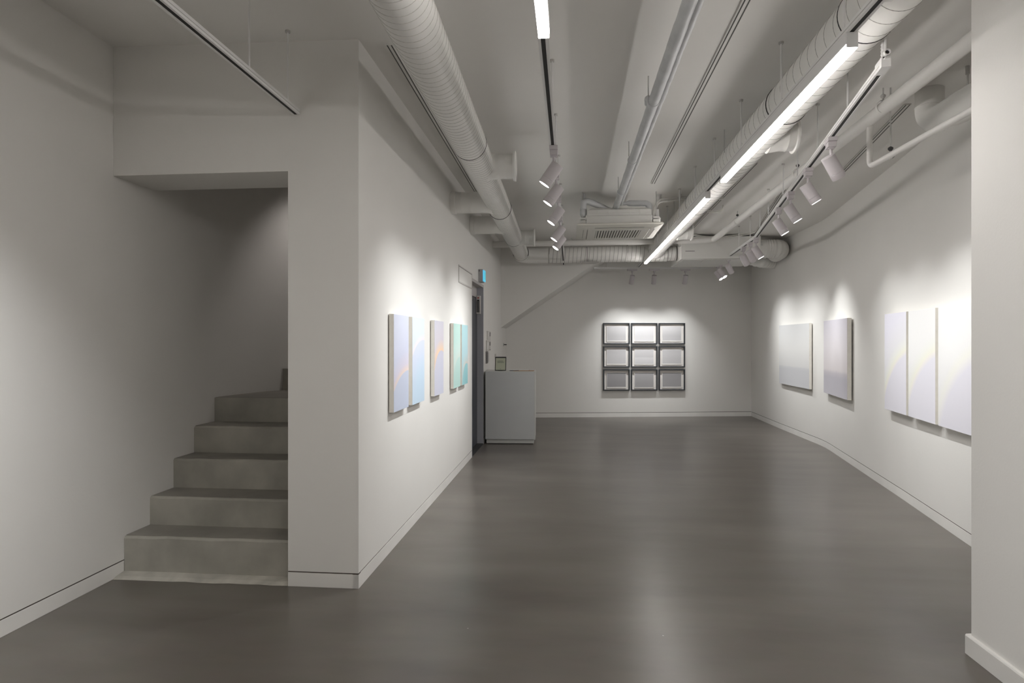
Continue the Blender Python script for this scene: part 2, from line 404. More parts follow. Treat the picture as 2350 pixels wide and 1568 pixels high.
# access panel
ap = thing('access_panel', 'flush white access panel on the wall to the left of the door', 'panel', (XG, 6.50, 2.03))
bm = BM()
for a in ((0, .88, 0, .012), (0, .88, .178, .19)): bx(bm, 0.001, .006, a[0], a[1], a[2], a[3])
for a in ((0, .012), (.868, .88)): bx(bm, 0.001, .006, a[0], a[1], .012, .178)
obj('frame', bm, 'plate_white', ap)
obj('cover', bx(BM(), 0.001, .003, .015, .865, .015, .172), 'wall_paint', ap)
bm = BM(); bx(bm, .001, .002, .012, .868, .172, .178); bx(bm, .001, .002, .012, .868, .012, .0145)
obj('shadow_gap', bm, 'plate_grey', ap)

# switches and intercom beyond the door
def plate(name, label, y, z, hgt, wd, m, marks):
    t = thing(name, label, 'switch' if 'switch' in name else 'grille', (XG, y, z))
    obj('plate', bx(BM(), .001, .012, 0, wd, 0, hgt, .002), m, t)
    for (a, b, c, d, mm, nm) in marks: obj(nm, bx(BM(), .011, .015, a, b, c, d), mm, t)
plate('light_switch', 'upper of two white switch plates on the wall past the door', 8.70, 1.425, .125, .34, 'plate_white', [(.22, .30, .05, .11, 'plate_grey', 'rocker'), (.08, .16, .05, .11, 'track_white', 'rocker')])
plate('light_switch', 'lower and wider white switch plate on the wall past the door', 8.62, 1.265, .15, .42, 'plate_white', [(.30, .38, .075, .13, 'plate_grey', 'rocker'), (.30, .38, .012, .022, 'plate_grey', 'rocker'), (.06, .16, .03, .12, 'track_white', 'rocker')])
t = thing('speaker_grille', 'dark slotted intercom grille on the wall under the switches', 'grille', (XG, 8.58, 1.09))
obj('plate', bx(BM(), .001, .016, 0, .16, 0, .17, .003), 'plate_grey', t)
for i in range(6): obj('slat', bx(BM(), .0155, .019, .02, .14, .02 + i * .023, .03 + i * .023), 'dark_metal', t)
obj('side_plate', bx(BM(), .001, .009, .20, .33, .02, .15), 'plate_white', t)
# lever handle on the wall under the soffit
t = thing('lever_handle', 'small dark lever handle on the wall below the sloping soffit', 'handle', (XG, 10.86, 1.345))
obj('rose', lathe(BM(), (0.001, .0, 0), (1, 0, 0), [(0, .026), (.008, .026)], 16), 'steel', t)
obj('lever', sweep(BM(), fillet([(.006, 0, 0), (.055, 0, 0), (.055, -.12, 0)], .02), .009, 10), 'dark_metal', t, True)
# power socket behind the desk, mostly hidden
t = thing('wall_socket', 'faint white socket plate low on the wall above the desk', 'socket', (XG, 9.62, 1.13))
obj('plate', bx(BM(), .001, .010, 0, .12, 0, .075, .002), 'plate_white', t)
obj('slot', bx(BM(), .0098, .0105, .03, .09, .05, .055), 'plate_grey', t)

# ------------------------------------------------------------------ reception desk and the things on it
dk = thing('reception_desk', 'grey box reception desk standing against the gallery wall', 'desk', (-.832, 8.38, 0), math.radians(2.5))
dw, dd, dh = .340, .52, .992
obj('front_panel', bx(BM(), -dw, dw - .012, 0, .018, .068, dh - .002), 'desk', dk)
obj('side_panel', bx(BM(), dw - .018, dw, .0185, dd, .062, dh - .018), 'desk_edge', dk)
obj('side_panel', bx(BM(), -dw, -dw + .018, .0185, dd, .062, dh - .018), 'desk_edge', dk)
obj('corner_trim', bx(BM(), dw - .0115, dw, 0, .018, .062, dh - .002), 'desk_edge', dk)
obj('worktop', bx(BM(), -dw, dw, .0185, dd, dh - .018, dh), 'desk_edge', dk)
obj('back_panel', bx(BM(), -dw + .0185, dw - .0185, dd - .018, dd, .062, dh - .0185), 'desk', dk)
obj('plinth', bx(BM(), -dw + .014, dw - .02, .022, dd - .02, .012, .0615), 'desk_edge', dk)
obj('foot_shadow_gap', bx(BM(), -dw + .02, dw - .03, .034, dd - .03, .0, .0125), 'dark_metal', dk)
tb = thing('tablet', 'black framed tablet propped upright on the grey desk', 'tablet', (-.985, 8.52, .992), math.radians(-2))
def tilt(o, a=-12): o.rotation_euler = (math.radians(a), 0, 0); return o
fr = tilt(obj('case', bx(BM(), -.078, .078, 0, .009, .004, .200, .003), 'black_plastic', tb))
obj('screen', bx(BM(), -.068, .068, -.0012, .001, .014, .182), 'screen', fr)
bm = BM()
for r_, (zz, a, b, s_) in enumerate(((.139, -.04, .035, 5), (.128, -.047, .05, 7), (.117, -.043, .045, 6))):
    xx = a
    for q in range(s_):
        wq = (b - a) / s_; bx(bm, xx + .0015, xx + wq - .002, -.0022, -.001, zz - .003, zz + .003); xx += wq
obj('screen_text', bm, 'screen_ink', fr)
obj('home_mark', lathe(BM(), (0, -.001, .028), (0, -1, 0), [(0, .0045), (.001, .0045)], 12), 'screen_ink', fr)
obj('stand_foot', bx(BM(), -.03, .03, -.01, .07, .0005, .006, .002), 'black_plastic', tb)
t = thing('pen', 'dark pen lying beside the tablet', 'pen', (-.86, 8.50, .9925), math.radians(8))
obj('barrel', lathe(BM(), (0, 0, .0055), (1, 0, 0), [(0, .001), (.012, .004), (.02, .005), (.13, .005), (.135, .003)], 12), 'pen_metal', t, True)
obj('clip', bx(BM(), .09, .13, -.0015, .0015, .0105, .012), 'steel', t)
t = thing('leaflet', 'brown leaflet lying flat next to the pen', 'leaflet', (-.80, 8.47, .9925), math.radians(3))
bm = BM(); bx(bm, 0, .20, 0, .14, 0, .004); obj('sheets', bm, 'card', t)
t = thing('leaflet', 'brown leaflet near the right end of the desk', 'leaflet', (-.585, 8.48, .9925), math.radians(-2))
obj('sheets', bx(BM(), 0, .062, 0, .14, 0, .005), 'card', t); obj('folded_corner', prism(BM(), [(-.03, .0), (0, .0), (0, .012)], 'y', .02, .10), 'card', t)

# ------------------------------------------------------------------ canvases
def canvas(name, label, loc, rz, wd, hgt, tk, gap, m, group):
    t = thing(name, label, 'painting', loc, rz, group)
    obj('stretched_canvas', bx(BM(), 0, wd, -gap - tk, -gap, 0, hgt, .002), 'canvas_edge', t)
    obj('painted_face', bx(BM(), .0015, wd - .0015, -gap - tk - .0012, -gap - tk + .001, .0015, hgt - .0015), m, t)
    obj('hanging_batten', bx(BM(), wd * .2, wd * .8, -gap, -.001, hgt * .7, hgt * .78), 'canvas_edge', t)
peach = rgb(240, 212, 190)
arc_paint('p1', .37, .65, .37, -.335, .6, [(-.25, rgb(198, 207, 226)), (-.004, rgb(200, 206, 224)), (.004, rgb(236, 214, 202)), (.05, rgb(214, 208, 222)), (.14, rgb(206, 209, 228)), (.35, rgb(212, 216, 232))], rgb(200, 206, 224))
arc_paint('p2', .37, .65, .33, -.02, .5, [(-.25, rgb(198, 218, 235)), (-.08, rgb(206, 214, 232)), (-.004, rgb(208, 214, 232)), (.004, rgb(228, 222, 226)), (.05, rgb(214, 222, 236)), (.35, rgb(216, 226, 240))], rgb(196, 216, 234))
arc_paint('p3', .37, .65, .27, .09, .30, [(-.25, rgb(206, 208, 224)), (-.004, rgb(208, 206, 220)), (.002, rgb(240, 208, 178)), (.03, rgb(232, 208, 190)), (.10, rgb(212, 206, 214)), (.35, rgb(208, 208, 220))], rgb(206, 208, 224))
arc_paint('p4', .37, .65, .33, -.09, .40, [(-.25, rgb(184, 216, 209)), (-.004, rgb(192, 219, 213)), (.004, rgb(210, 222, 214)), (.06, rgb(204, 224, 218)), (.2, rgb(192, 221, 214)), (.35, rgb(190, 221, 214))], rgb(184, 216, 210))
arc_paint('p5', .37, .65, .28, -.02, .25, [(-.25, rgb(142, 193, 198)), (-.004, rgb(158, 201, 206)), (.003, rgb(222, 206, 194)), (.035, rgb(198, 210, 210)), (.12, rgb(180, 210, 217)), (.35, rgb(174, 208, 213))], rgb(146, 195, 200))
LZ = .932
for i, (y, lab) in enumerate(((3.965, 'lilac blue canvas with a low peach arc, nearest of the row on the left wall'), (4.44, 'pale blue canvas with a high arc, second of the row on the left wall'),
                              (5.175, 'lilac grey canvas with a strong peach arc, hung alone on the left wall'), (6.03, 'mint green canvas on the left wall next to the teal one'),
                              (6.49, 'teal blue canvas on the left wall, nearest to the door'))):
    canvas('canvas_painting', lab, (XG, y, LZ), math.pi / 2, .37, .65, .032, .006, 'p%d' % (i + 1), 'narrow pastel canvases on the left wall')
# right wall
def onwall(A, B, s):   # point s metres from A towards B
    A, B = Vector((*A, 0)), Vector((*B, 0)); d = (B - A).normalized(); return A + d * s, math.atan2(d.y, d.x)
far0, far1 = (3.348, 11.969), (3.332, 9.0)
grad_paint('r1', .92, [(0, rgb(208, 208, 211)), (.26, rgb(199, 199, 202)), (.30, rgb(202, 202, 204)), (.325, rgb(214, 213, 212)), (.6, rgb(220, 219, 217)), (1, rgb(212, 212, 212))], .02)
grad_paint('r2', .92, [(0, rgb(200, 197, 204)), (.24, rgb(188, 185, 192)), (.30, rgb(196, 191, 196)), (.34, rgb(214, 208, 209)), (.65, rgb(214, 209, 212)), (1, rgb(202, 198, 205))], .03, (5, 1, 1.2))
p, a = onwall(far0, far1, 1.745); canvas('canvas_painting', 'pale grey seascape canvas with a dark lower band, farthest on the right wall', (p.x, p.y, .735), a, 1.27, .922, .035, .012, 'r1', 'misty canvases on the right wall')
near0, near1 = (3.27, 8.10), (2.71, 4.50)
def nearwall(y): t = (y - 8.10) / (4.50 - 8.10); return Vector((3.27 + (2.71 - 3.27) * t, y, 0))
nang = math.atan2(4.50 - 8.10, 2.71 - 3.27)
p = nearwall(8.365); canvas('canvas_painting', 'lilac grey seascape canvas hung where the right wall bends', (p.x, p.y, .740), nang, 1.10, .926, .045, .014, 'r2', 'misty canvases on the right wall')
yel = rgb(238, 237, 224); lil = rgb(228, 226, 234); wh = rgb(236, 235, 234)
arc_paint('t1', .53, .883, .75, -.30, .87, [(-.25, lil), (-.03, lil), (-.01, rgb(236, 232, 230)), (.015, yel), (.06, rgb(235, 235, 230)), (.13, rgb(230, 229, 232)), (.35, rgb(226, 224, 234))], lil, .3)
arc_paint('t2', .53, .883, .75, -.30, .87, [(-.25, lil), (-.04, lil), (0, rgb(237, 233, 228)), (.02, yel), (.08, rgb(236, 236, 231)), (.14, wh), (.35, wh)], lil, .3)
arc_paint('t3', .60, .883, .80, -.30, .87, [(-.25, lil), (-.06, lil), (0, rgb(237, 235, 232)), (.03, rgb(238, 237, 230)), (.10, wh), (.35, wh)], lil, .3)
for i, (y, lab) in enumerate(((6.075, 'whitish canvas with a faint yellow arc, left panel of the triptych on the right wall'), (5.487, 'whitish canvas with a faint yellow arc, middle panel of the triptych on the right wall'),
                              (4.896, 'whitish canvas of the triptych on the right wall, cut off by the near wall end'))):
    p = nearwall(y); canvas('canvas_painting', lab, (p.x, p.y, .772), nang, .545, .883, .04, .008, 't%d' % (i + 1), 'panels of the white triptych')

# ------------------------------------------------------------------ nine framed drawings
FW, FH = .491, .391
greys = [[(208, 190), (222, 208), (214, 190)], [(192, 200), (204, 206), (192, 196)], [(160, 156), (170, 164), (156, 162)]]
e = Vector((math.cos(BANG), math.sin(BANG), 0))
rown = ['top', 'middle', 'bottom']; coln = ['left', 'centre', 'right']
tone = [['pale grey', 'very pale grey', 'pale grey'], ['mid grey', 'light grey', 'mid grey'], ['dark grey', 'dark grey', 'dark grey']]
# shared pieces
def ring(bm, w_, h_, r_, y0, y1):
    bx(bm, 0, w_, y0, y1, 0, r_); bx(bm, 0, w_, y0, y1, h_ - r_, h_); bx(bm, 0, r_, y0, y1, r_, h_ - r_); bx(bm, w_ - r_, w_, y0, y1, r_, h_ - r_)
shared = {}
for r in range(3):
    for c in range(3):
        s = .575 + c * .5165 - .0
        base = BA + e * ((.575 - BA.x) / e.x + c * .5195)
        zb = 1.742 - FH - r * .4285
        t = thing('framed_drawing', 'black framed %s drawing, %s of the %s row on the back wall' % (tone[r][c], coln[c], rown[r]), 'framed picture', (base.x, base.y, zb), BANG, 'grid of nine framed drawings')
        if not shared:
            for nm in ('frame_rail',): pass
            def piece(nm, bm, m): shared[nm] = obj(nm, bm, m, t).data
            piece('frame_rail', bx(BM(), 0, FW, -.050, -.002, 0, .018), 'frame_dark')
            shared['h'] = shared.pop('frame_rail')
            piece('frame_rail', bx(BM(), 0, .018, -.050, -.002, .018, FH - .018), 'frame_dark')
            shared['v'] = shared.pop('frame_rail')
            piece('mat_board', bx(BM(), .018, FW - .018, -.012, -.002, .018, FH - .018), 'mat_board')
            # deckle edged paper floating over the mat
            bm = BM(); n = 26; top, bot = [], []
            x0_, x1_, zz0, zz1 = .062, .432, .046, .332
            for q in range(n + 1):
                x = x0_ + (x1_ - x0_) * q / n
                bot.append((x, zz0 + random.uniform(-.0018, .0018))); top.append((x, zz1 + random.uniform(-.001, .001)))
            prism(bm, bot + top[::-1], 'y', -.0235, -.0215)
            piece('paper_sheet', bm, 'paper')
            bx_ = BM(); bx(bx_, .12, .37, -.0215, -.012, .1, .28); piece('paper_support', bx_, 'mat_board')
        else:
            obj('frame_rail', None, None, t, mesh=shared['h']); obj('frame_rail', None, None, t, mesh=shared['v'])
            for nm in ('mat_board', 'paper_sheet', 'paper_support'): obj(nm, None, None, t, mesh=shared[nm])
        o = obj('frame_rail', None, None, t, mesh=shared['h']); o.location.z = FH - .018
        o = obj('frame_rail', None, None, t, mesh=shared['v']); o.location.x = FW - .018
        g0, g1 = greys[r][c]; nm = 'drawing_%d%d' % (r, c)
        f = lambda v: rgb(v, v - 2, v - 1)
        st_ = [(0, f(g1)), (.3, f(g1 - 2)), (.6, f((g0 + g1) // 2)), (.85, f(g0))]
        if (r, c) == (1, 1): st_ = [(0, f(200)), (.3, f(206)), (.4, f(212)), (.5, f(194)), (.85, f(200))]
        grad_paint(nm, .27, st_, .12, (1.5, 1, 14))
        x0_, x1_, zz0, zz1 = .071, .423, .066 - .006 * (c % 2), .326
        bm = BM(); bx(bm, 0, x1_ - x0_, -.0242, -.0233, 0, zz1 - zz0)
        o = obj('pencil_field', bm, nm, t); o.location = (x0_, 0, zz0)

# ------------------------------------------------------------------ tracks, LED bars and spot lamps
TW = .042
def track(name, label, pts, rods, zt=2.69, hgt=.03):
    """U channel track open downwards; zt = its underside"""
    t = thing(name, label, 'light track', (pts[0][0], pts[0][1], zt)); o0 = t.location
    h = TW / 2
    prof = [(-h, 0), (-.0095, 0), (-.0095, .016), (.0095, .016), (.0095, 0), (h, 0), (h, hgt), (-h, hgt)]
    for a, b in zip(pts, pts[1:]):
        A, B = Vector((*a, zt)) - o0, Vector((*b, zt)) - o0
        obj('rail', beam(BM(), A, B, prof), 'track_white', t)
        bm = BM(); beam(bm, A, B, rect(.0188, .002, .0155)); obj('slot', bm, 'dark_slot', t)
        bm = BM(); beam(bm, A, B, [(-h - .0015, .012), (-h, .012), (-h, .015), (-h - .0015, .015)]); beam(bm, A, B, [(h, .012), (h + .0015, .012), (h + .0015, .015), (h, .015)]); obj('side_rib', bm, 'rod_grey', t)
    for x, y in rods:
        z1 = cz(x, y)
        bm = BM(); lathe(bm, Vector((x, y, zt + hgt)) - o0, (0, 0, 1), [(0, .005), (z1 - zt - hgt, .005)], 8)
        r_ = obj('suspension_rod', bm, 'track_white', t)
        bm = BM(); lathe(bm, Vector((x, y, z1 - .012)) - o0, (0, 0, 1), [(0, .014), (.012, .014)], 10); obj('rod_cap', bm, 'rod_grey', r_)
        bm = BM(); bx(bm, x - .012, x + .012, y - .022, y + .022, zt + hgt, zt + hgt + .008); 
        for v in bm.verts: v.co -= o0
        obj('rod_clip', bm, 'track_white', r_)
    return t
def ledbar(label, x, y0, y1, zt=2.69):
    t = thing('led_bar', label, 'linear lamp', (x, y0, zt), 0, 'linear LED bars on the tracks'); L_ = y1 - y0
    obj('housing', bx(BM(), -.0245, .0245, .004, L_ - .004, -.049, -.001, .002), 'track_white', t)
    obj('diffuser', bx(BM(), -.021, .021, .004, L_ - .004, -.067, -.0495), 'led', t)
    for a, b in ((0, .004), (L_ - .004, L_)): obj('end_cap', bx(BM(), -.0225, .0225, a, b, -.064, -.001), 'track_white', t)

track('light_track', 'short empty track hanging in front of the stair wall at upper left', [(-1.56, -1.6), (-1.56, 3.385)], [(-1.56, 2.03), (-1.56, 2.87), (-1.56, 3.28)])
track('light_track', 'central track with the five lit spot lamps aimed left', [(-.115, -1.6), (-.135, 10.44)], [(-.117, y) for y in (2.9, 3.72, 4.6, 5.6, 6.6, 7.6, 8.8, 10.0)])
track('light_track', 'long track carrying the bright LED bars beneath the right duct', [(1.165, -1.6), (1.155, 11.02)], [(1.163, y) for y in (2.0, 2.78, 3.58, 4.40, 5.20, 6.0, 6.85, 7.7, 8.6, 9.5, 10.4)])
SPT = [(1.470, 3.08), (2.293, 8.0), (2.46, 11.0)]
def on_spot(y):
    for a, b in zip(SPT, SPT[1:]):
        if y <= b[1] or b is SPT[-1]:
            t = (y - a[1]) / (b[1] - a[1]); return a[0] + (b[0] - a[0]) * t
stt = track('light_track', 'bent track along the right wall with ten spot lamps', SPT, [(on_spot(y), y) for y in (3.06, 3.72, 4.5, 5.25, 5.95, 6.9, 7.6, 8.3, 9.0, 9.9, 10.7)])
o0 = stt.location
bm = BM(); d_ = (Vector((*SPT[1], 0)) - Vector((*SPT[0], 0))).normalized()
A = Vector((0, 0, 0)) - d_ * .03
obj('end_feed', beam(BM(), A, A + d_ * .10, rect(.040, -.003, .045)), 'track_white', stt)
fx = [Vector((0.012, .03, .045 + i * .004)) for i in range(90)]
obj('flexible_conduit', sweep(BM(), fx, [.0125 if i % 4 < 2 else .0105 for i in range(90)], 12), 'track_white', stt, True)
sk = obj('cable_gland', lathe(BM(), A + Vector((.0, -.002, .058)), -d_, [(0, .014), (.018, .014), (.018, .010), (.006, .010)], 16), 'track_white', stt)
obj('gland_hole', lathe(BM(), A + Vector((.0, -.002, .058)) - d_ * .007, -d_, [(0, .0095), (.002, .0095)], 14), 'dark_slot', sk)
for q in (-.012, 0, .012): obj('feed_hole', bx(BM(), A.x + q - .003, A.x + q + .003, A.y - .0045, A.y - .001, .036, .042), 'dark_slot', sk)
CR0, CR1 = (.385, 10.83), (2.44, 11.02)
def cross_pt(x): t = (x - CR0[0]) / (CR1[0] - CR0[0]); return (x, CR0[1] + (CR1[1] - CR0[1]) * t)
track('light_track', 'cross track near the back wall with three spot lamps over the drawings', [CR0, CR1], [cross_pt(x) for x in (.62, 1.1, 1.78, 2.2)], 2.66, .028)

ledbar('lit LED bar on the central track cut by the top of the picture', -.112, .30, 2.50)
ledbar('nearest and longest looking lit LED bar on the right track', 1.1635, 2.70, 4.90)
ledbar('middle lit LED bar on the right track', 1.161, 5.44, 7.66)
ledbar('farthest lit LED bar on the right track reaching the back', 1.1585, 7.672, 9.90)
ledbar('LED bar on the right track behind the camera', 1.166, -1.4, .8)
ledbar('LED bar on the left track just behind the camera', -1.56, -1.5, .7)

lamp_mesh = {}
def spot(label, x, y, zt, target, lit, group, along=0., long_box=False, energy=SPOT, cone=84, blend=1.0):
    t = thing('spot_lamp', label, 'spot lamp', (x, y, zt), 0, group)
    P = Vector((0, 0, -.105)); tgt = Vector(target) - t.location
    dirv = (tgt - P).normalized()
    if 'body' not in lamp_mesh:
        bm = BM(); lathe(bm, (0, 0, .055), (0, 0, -1), [(0, .040), (.002, .043), (.115, .043), (.116, .0418), (.119, .0418), (.120, .043), (.156, .043), (.158, .042), (.158, .038), (.154, .037)], 32)
        o = obj('body', bm, 'lamp_body', None, True); lamp_mesh['body'] = o.data; bpy.data.objects.remove(o)
        for k_, m_ in (('lens', 'lamp_lens'), ('lens_off', 'lamp_lens_off')):
            o = obj('lens', lathe(BM(), (0, 0, -.0995), (0, 0, -1), [(0, .037), (.0025, .037)], 32), m_); lamp_mesh[k_] = o.data; bpy.data.objects.remove(o)
        o = obj('adapter', bx(bx(BM(), -.028, .028, -.055, .055, -.026, -.0005, .003), -.025, .025, -.04, .04, -.058, -.0262, .003), 'lamp_body'); lamp_mesh['adapter'] = o.data; bpy.data.objects.remove(o)
        o = obj('adapter', bx(BM(), -.019, .019, -.085, .085, -.034, -.0005, .003), 'lamp_body'); lamp_mesh['adapter_long'] = o.data; bpy.data.objects.remove(o)
        bm = BM(); lathe(bm, (0, 0, -.034), (0, 0, -1), [(0, .019), (.028, .019), (.032, .012)], 20); lathe(bm, (0, 0, -.055), (0, 0, -1), [(0, .009), (.055, .009)], 14)
        o = obj('swivel', bm, 'lamp_body', None, True); lamp_mesh['swivel'] = o.data; bpy.data.objects.remove(o)
    ad = obj('adapter', None, None, t, mesh=lamp_mesh['adapter_long' if long_box else 'adapter']); ad.rotation_euler.z = along
    obj('swivel', None, None, t, mesh=lamp_mesh['swivel'])
    q = dirv.to_track_quat('-Z', 'Y'); cpos = P + dirv * .030 + Vector((dirv.x * -.02, dirv.y * -.02, -.030))
    bd = obj('body', None, None, t, mesh=lamp_mesh['body']); bd.rotation_mode = 'QUATERNION'; bd.rotation_quaternion = q; bd.location = cpos
    obj('lens', None, None, bd, mesh=lamp_mesh['lens' if lit else 'lens_off'])
    if lit:
        l = bpy.data.lights.new('spot_beam', 'SPOT'); l.energy = energy; l.spot_size = math.radians(cone); l.spot_blend = blend; l.shadow_soft_size = .022; l.color = SPOT_COL
        lob = bpy.data.objects.new('spot_beam', l); C.objects.link(lob); lob.parent = bd; lob.location = (0, 0, -.105)
gl = 'spot lamps on the central track'
names = ['nearest', 'second', 'third', 'fourth', 'farthest']
for i, (y, ty) in enumerate(((4.12, 4.18), (4.70, 4.68), (5.48, 5.36), (6.38, 6.25), (6.98, 6.68))):
    spot('%s of the five lit white spot lamps on the central track' % names[i], -.118, y, 2.69, (XG, ty, 1.05), True, gl)
spot('spot lamp on the left track behind the camera', -1.56, 1.5, 2.69, (XL, 1.9, 1.1), True, None, energy=SPOT * 2.5)
spot('spot lamp on the central track behind the camera', -.1115, .12, 2.69, (PX, 1.75, 1.2), True, None, energy=SPOT * 2.2)
gr = 'spot lamps on the bent right track'
o_ = ['first', 'second', 'third', 'fourth', 'fifth', 'sixth', 'seventh', 'eighth', 'ninth', 'tenth']
def wx(y): return nearwall(y).x if y < 8.2 else 3.335
lamps = [(4.117, (4.55, .95), 1), (4.825, (4.72, .95), 1), (5.563, (5.38, .95), 1), (6.203, (5.98, .95), 1), (7.967, (7.75, 1.0), 1), (8.32, (9.0, 1.0), 1), (8.708, (9.4, 1.0), 1), (9.746, (10.6, 1.3), 0), (10.393, (9.6, 1.0), 1), (10.687, (9.95, 1.0), 1)]
for i, (y, (ty, tz), lit) in enumerate(lamps):
    spot('%s white spot lamp from the camera end of the bent right track%s' % (o_[i], '' if lit else ', switched off'), on_spot(y), y, 2.69, (wx(ty), ty, tz), lit, gr, energy=SPOT * (.74 if i < 4 else 1.5 if i == 4 else .75), along=-math.atan2(.838, 5.01) if y < 8 else -.055)
gb = 'spot lamps on the cross track'
for i, (px_, tx) in enumerate(((1.045, .84), (1.425, 1.34), (1.965, 1.84))):
    x, y = cross_pt(px_); tp = BA + e * ((tx - BA.x) / e.x)
    spot('%s of the three spot lamps on the cross track near the back wall' % ['left', 'middle', 'right'][i], x, y, 2.66, (tp.x, tp.y, .85), True, gb, along=-math.pi / 2 + .1, long_box=True, cone=84, energy=SPOT * 1.0)

# ------------------------------------------------------------------ thin recessed ceiling tracks
def slot_track(label, a, b):
    A, B = Vector((*a, cz(*a))), Vector((*b, cz(*b)))
    t = thing('recessed_track', label, 'ceiling track', A); B = B - A; A = Vector((0, 0, 0))
    obj('rail', beam(BM(), A, B, rect(.044, -.010, -.0005)), 'duct_paint', t)
    for s_ in (-.012, .012): obj('slot', beam(BM(), A, B, [(s_ - .0035, -.0112), (s_ + .0035, -.0112), (s_ + .0035, -.0095), (s_ - .0035, -.0095)]), 'grey_slot', t)
slot_track('thin recessed ceiling track left of the large left duct', (-1.04, 3.46), (-1.075, 6.9))
slot_track('thin recessed ceiling track between the grey pipes and the right duct', (.855, 2.4), (.85, 6.6))
slot_track('thin recessed ceiling track behind the right wall pipe drop', (2.318, 4.53), (2.60, 6.25))
slot_track('thin recessed ceiling track above the bent spot track', (2.23, 6.65), (2.74, 9.55))
slot_track('thin recessed ceiling track hidden beside the right duct', (1.69, 5.9), (1.735, 9.5))

# ------------------------------------------------------------------ ducts
def spiral(bm, p0, p1, r, pitch, ridge, n=36):
    p0, p1 = Vector(p0), Vector(p1); L_ = (p1 - p0).length; prof = [(0, r)]; t = pitch * .6
    while t < L_ - .01:
        prof += [(t - .005, r), (t, r + ridge), (t + .005, r)]; t += pitch
    prof.append((L_, r)); lathe(bm, p0, p1 - p0, prof, n); return bm
def helix(p0, p1, r, pitch, wid, hgt, n=32):
    bm = BM(); p0, p1 = Vector(p0), Vector(p1); L_ = (p1 - p0).length; d = (p1 - p0).normalized(); s_, u_ = basis(d)
    N_ = int(L_ / pitch * n); prev = None
    for i in range(N_ + 1):
        th = 2 * math.pi * i / n; t = L_ * i / N_; q = s_ * math.cos(th) + u_ * math.sin(th); c_ = p0 + d * t
        row = [bm.verts.new(c_ - d * wid / 2 + q * r), bm.verts.new(c_ + q * (r + hgt)), bm.verts.new(c_ + d * wid / 2 + q * r)]
        if prev:
            for k_ in range(2): bm.faces.new((prev[k_], prev[k_ + 1], row[k_ + 1], row[k_]))
        prev = row
    return bm
def seam(parent, a, b, r, pitch, wid=.0045, hgt=.0025, m='seam'):
    return obj('spiral_seam', helix(a, b, r, pitch, wid, hgt), m, parent)
def joint(parent, p, d, r, o0):
    return obj('joint_seal', lathe(BM(), Vector(p) - o0, d, [(0, r), (.006, r)], 36), 'seal', parent, True)
# left duct
LA, LB = Vector((-.630, -1.5, 2.80)), Vector((-.800, 9.72, 2.80)); ldir = (LB - LA).normalized()
def lp(y): return LA.lerp(LB, (y - LA.y) / (LB.y - LA.y))
ld_ = thing('ventilation_duct', 'large white spiral duct running along the left side of the ceiling', 'duct', lp(2.0)); o0 = ld_.location.copy()
cuts = [-1.5, 4.32, 6.45, 8.30, 9.72]
for i, (a, b) in enumerate(zip(cuts, cuts[1:])):
    rr = [.1195, .117, .1195, .117][i]; pt = [.052, .052, .05, .06][i]
    bm = BM(); lathe(bm, lp(a) - o0, ldir, [(0, rr), ((lp(b) - lp(a)).length, rr)], 48); dsec = obj('duct_section', bm, 'duct_paint', ld_, True)
    seam(dsec, lp(a) - o0, lp(b) - o0, rr - .0003, pt, .0055, .0024, 'duct_seam')
    if i: joint(ld_, lp(a) - ldir * .004, ldir, .1222, o0)
def branch(y, xe, zc, r, nm, label=None):
    c = lp(y); bm = BM(); sgn = 1 if xe > c.x else -1; L_ = abs(xe - c.x)
    prof = [(.04, r * 1.12), (.115, r), (L_ * .55, r), (L_ * .55 + .003, r * 1.012), (L_ * .55 + .008, r), (L_ * .75, r), (L_ * .75 + .003, r * 1.012), (L_ * .75 + .008, r), (L_ - .001, r)]
    lathe(bm, Vector((c.x, y, zc)) - o0, (sgn, 0, 0), prof, 32)
    o = obj(nm, bm, 'duct_paint', ld_, True); return o, Vector((xe, y, zc))
for y in (6.12, 7.32):
    o, e_ = branch(y, XG, 2.79, .105, 'branch_pipe')
    obj('wall_collar', lathe(BM(), e_ - o0 + Vector((.001, 0, 0)), (1, 0, 0), [(0, .112), (.045, .112), (.05, .106)], 32), 'duct_paint', o, True)
for y in (4.92, 8.33):
    o, e_ = branch(y, lp(y).x + .275, 2.80, .098, 'outlet_collar')
    fl = obj('flange', lathe(BM(), e_ - o0, (1, 0, 0), [(-.012, .1), (-.010, .118), (0, .120), (.008, .118), (.010, .100), (.004, .094)], 36), 'duct_paint', o, True)
    bm = BM()
    for k_ in range(-3, 4):
        hh = math.sqrt(max(0, .094 ** 2 - (k_ * .026) ** 2)); bx(bm, e_.x - .004, e_.x + .004, y + k_ * .026 - .002, y + k_ * .026 + .002, e_.z - hh, e_.z + hh)
    for v in bm.verts: v.co -= o0
    obj('outlet_vanes', bm, 'plate_white', o)
# elbow down to the cross duct
el = fillet([LB, LB + Vector((-.004, .26, -.01)), LB + Vector((.42, .28, -.01))], .22, 8)
obj('elbow', sweep(BM(), [p_ - o0 for p_ in el], .126, 28), 'duct_paint', ld_, True)
joint(ld_, LB - ldir * .002, ldir, .128, o0)
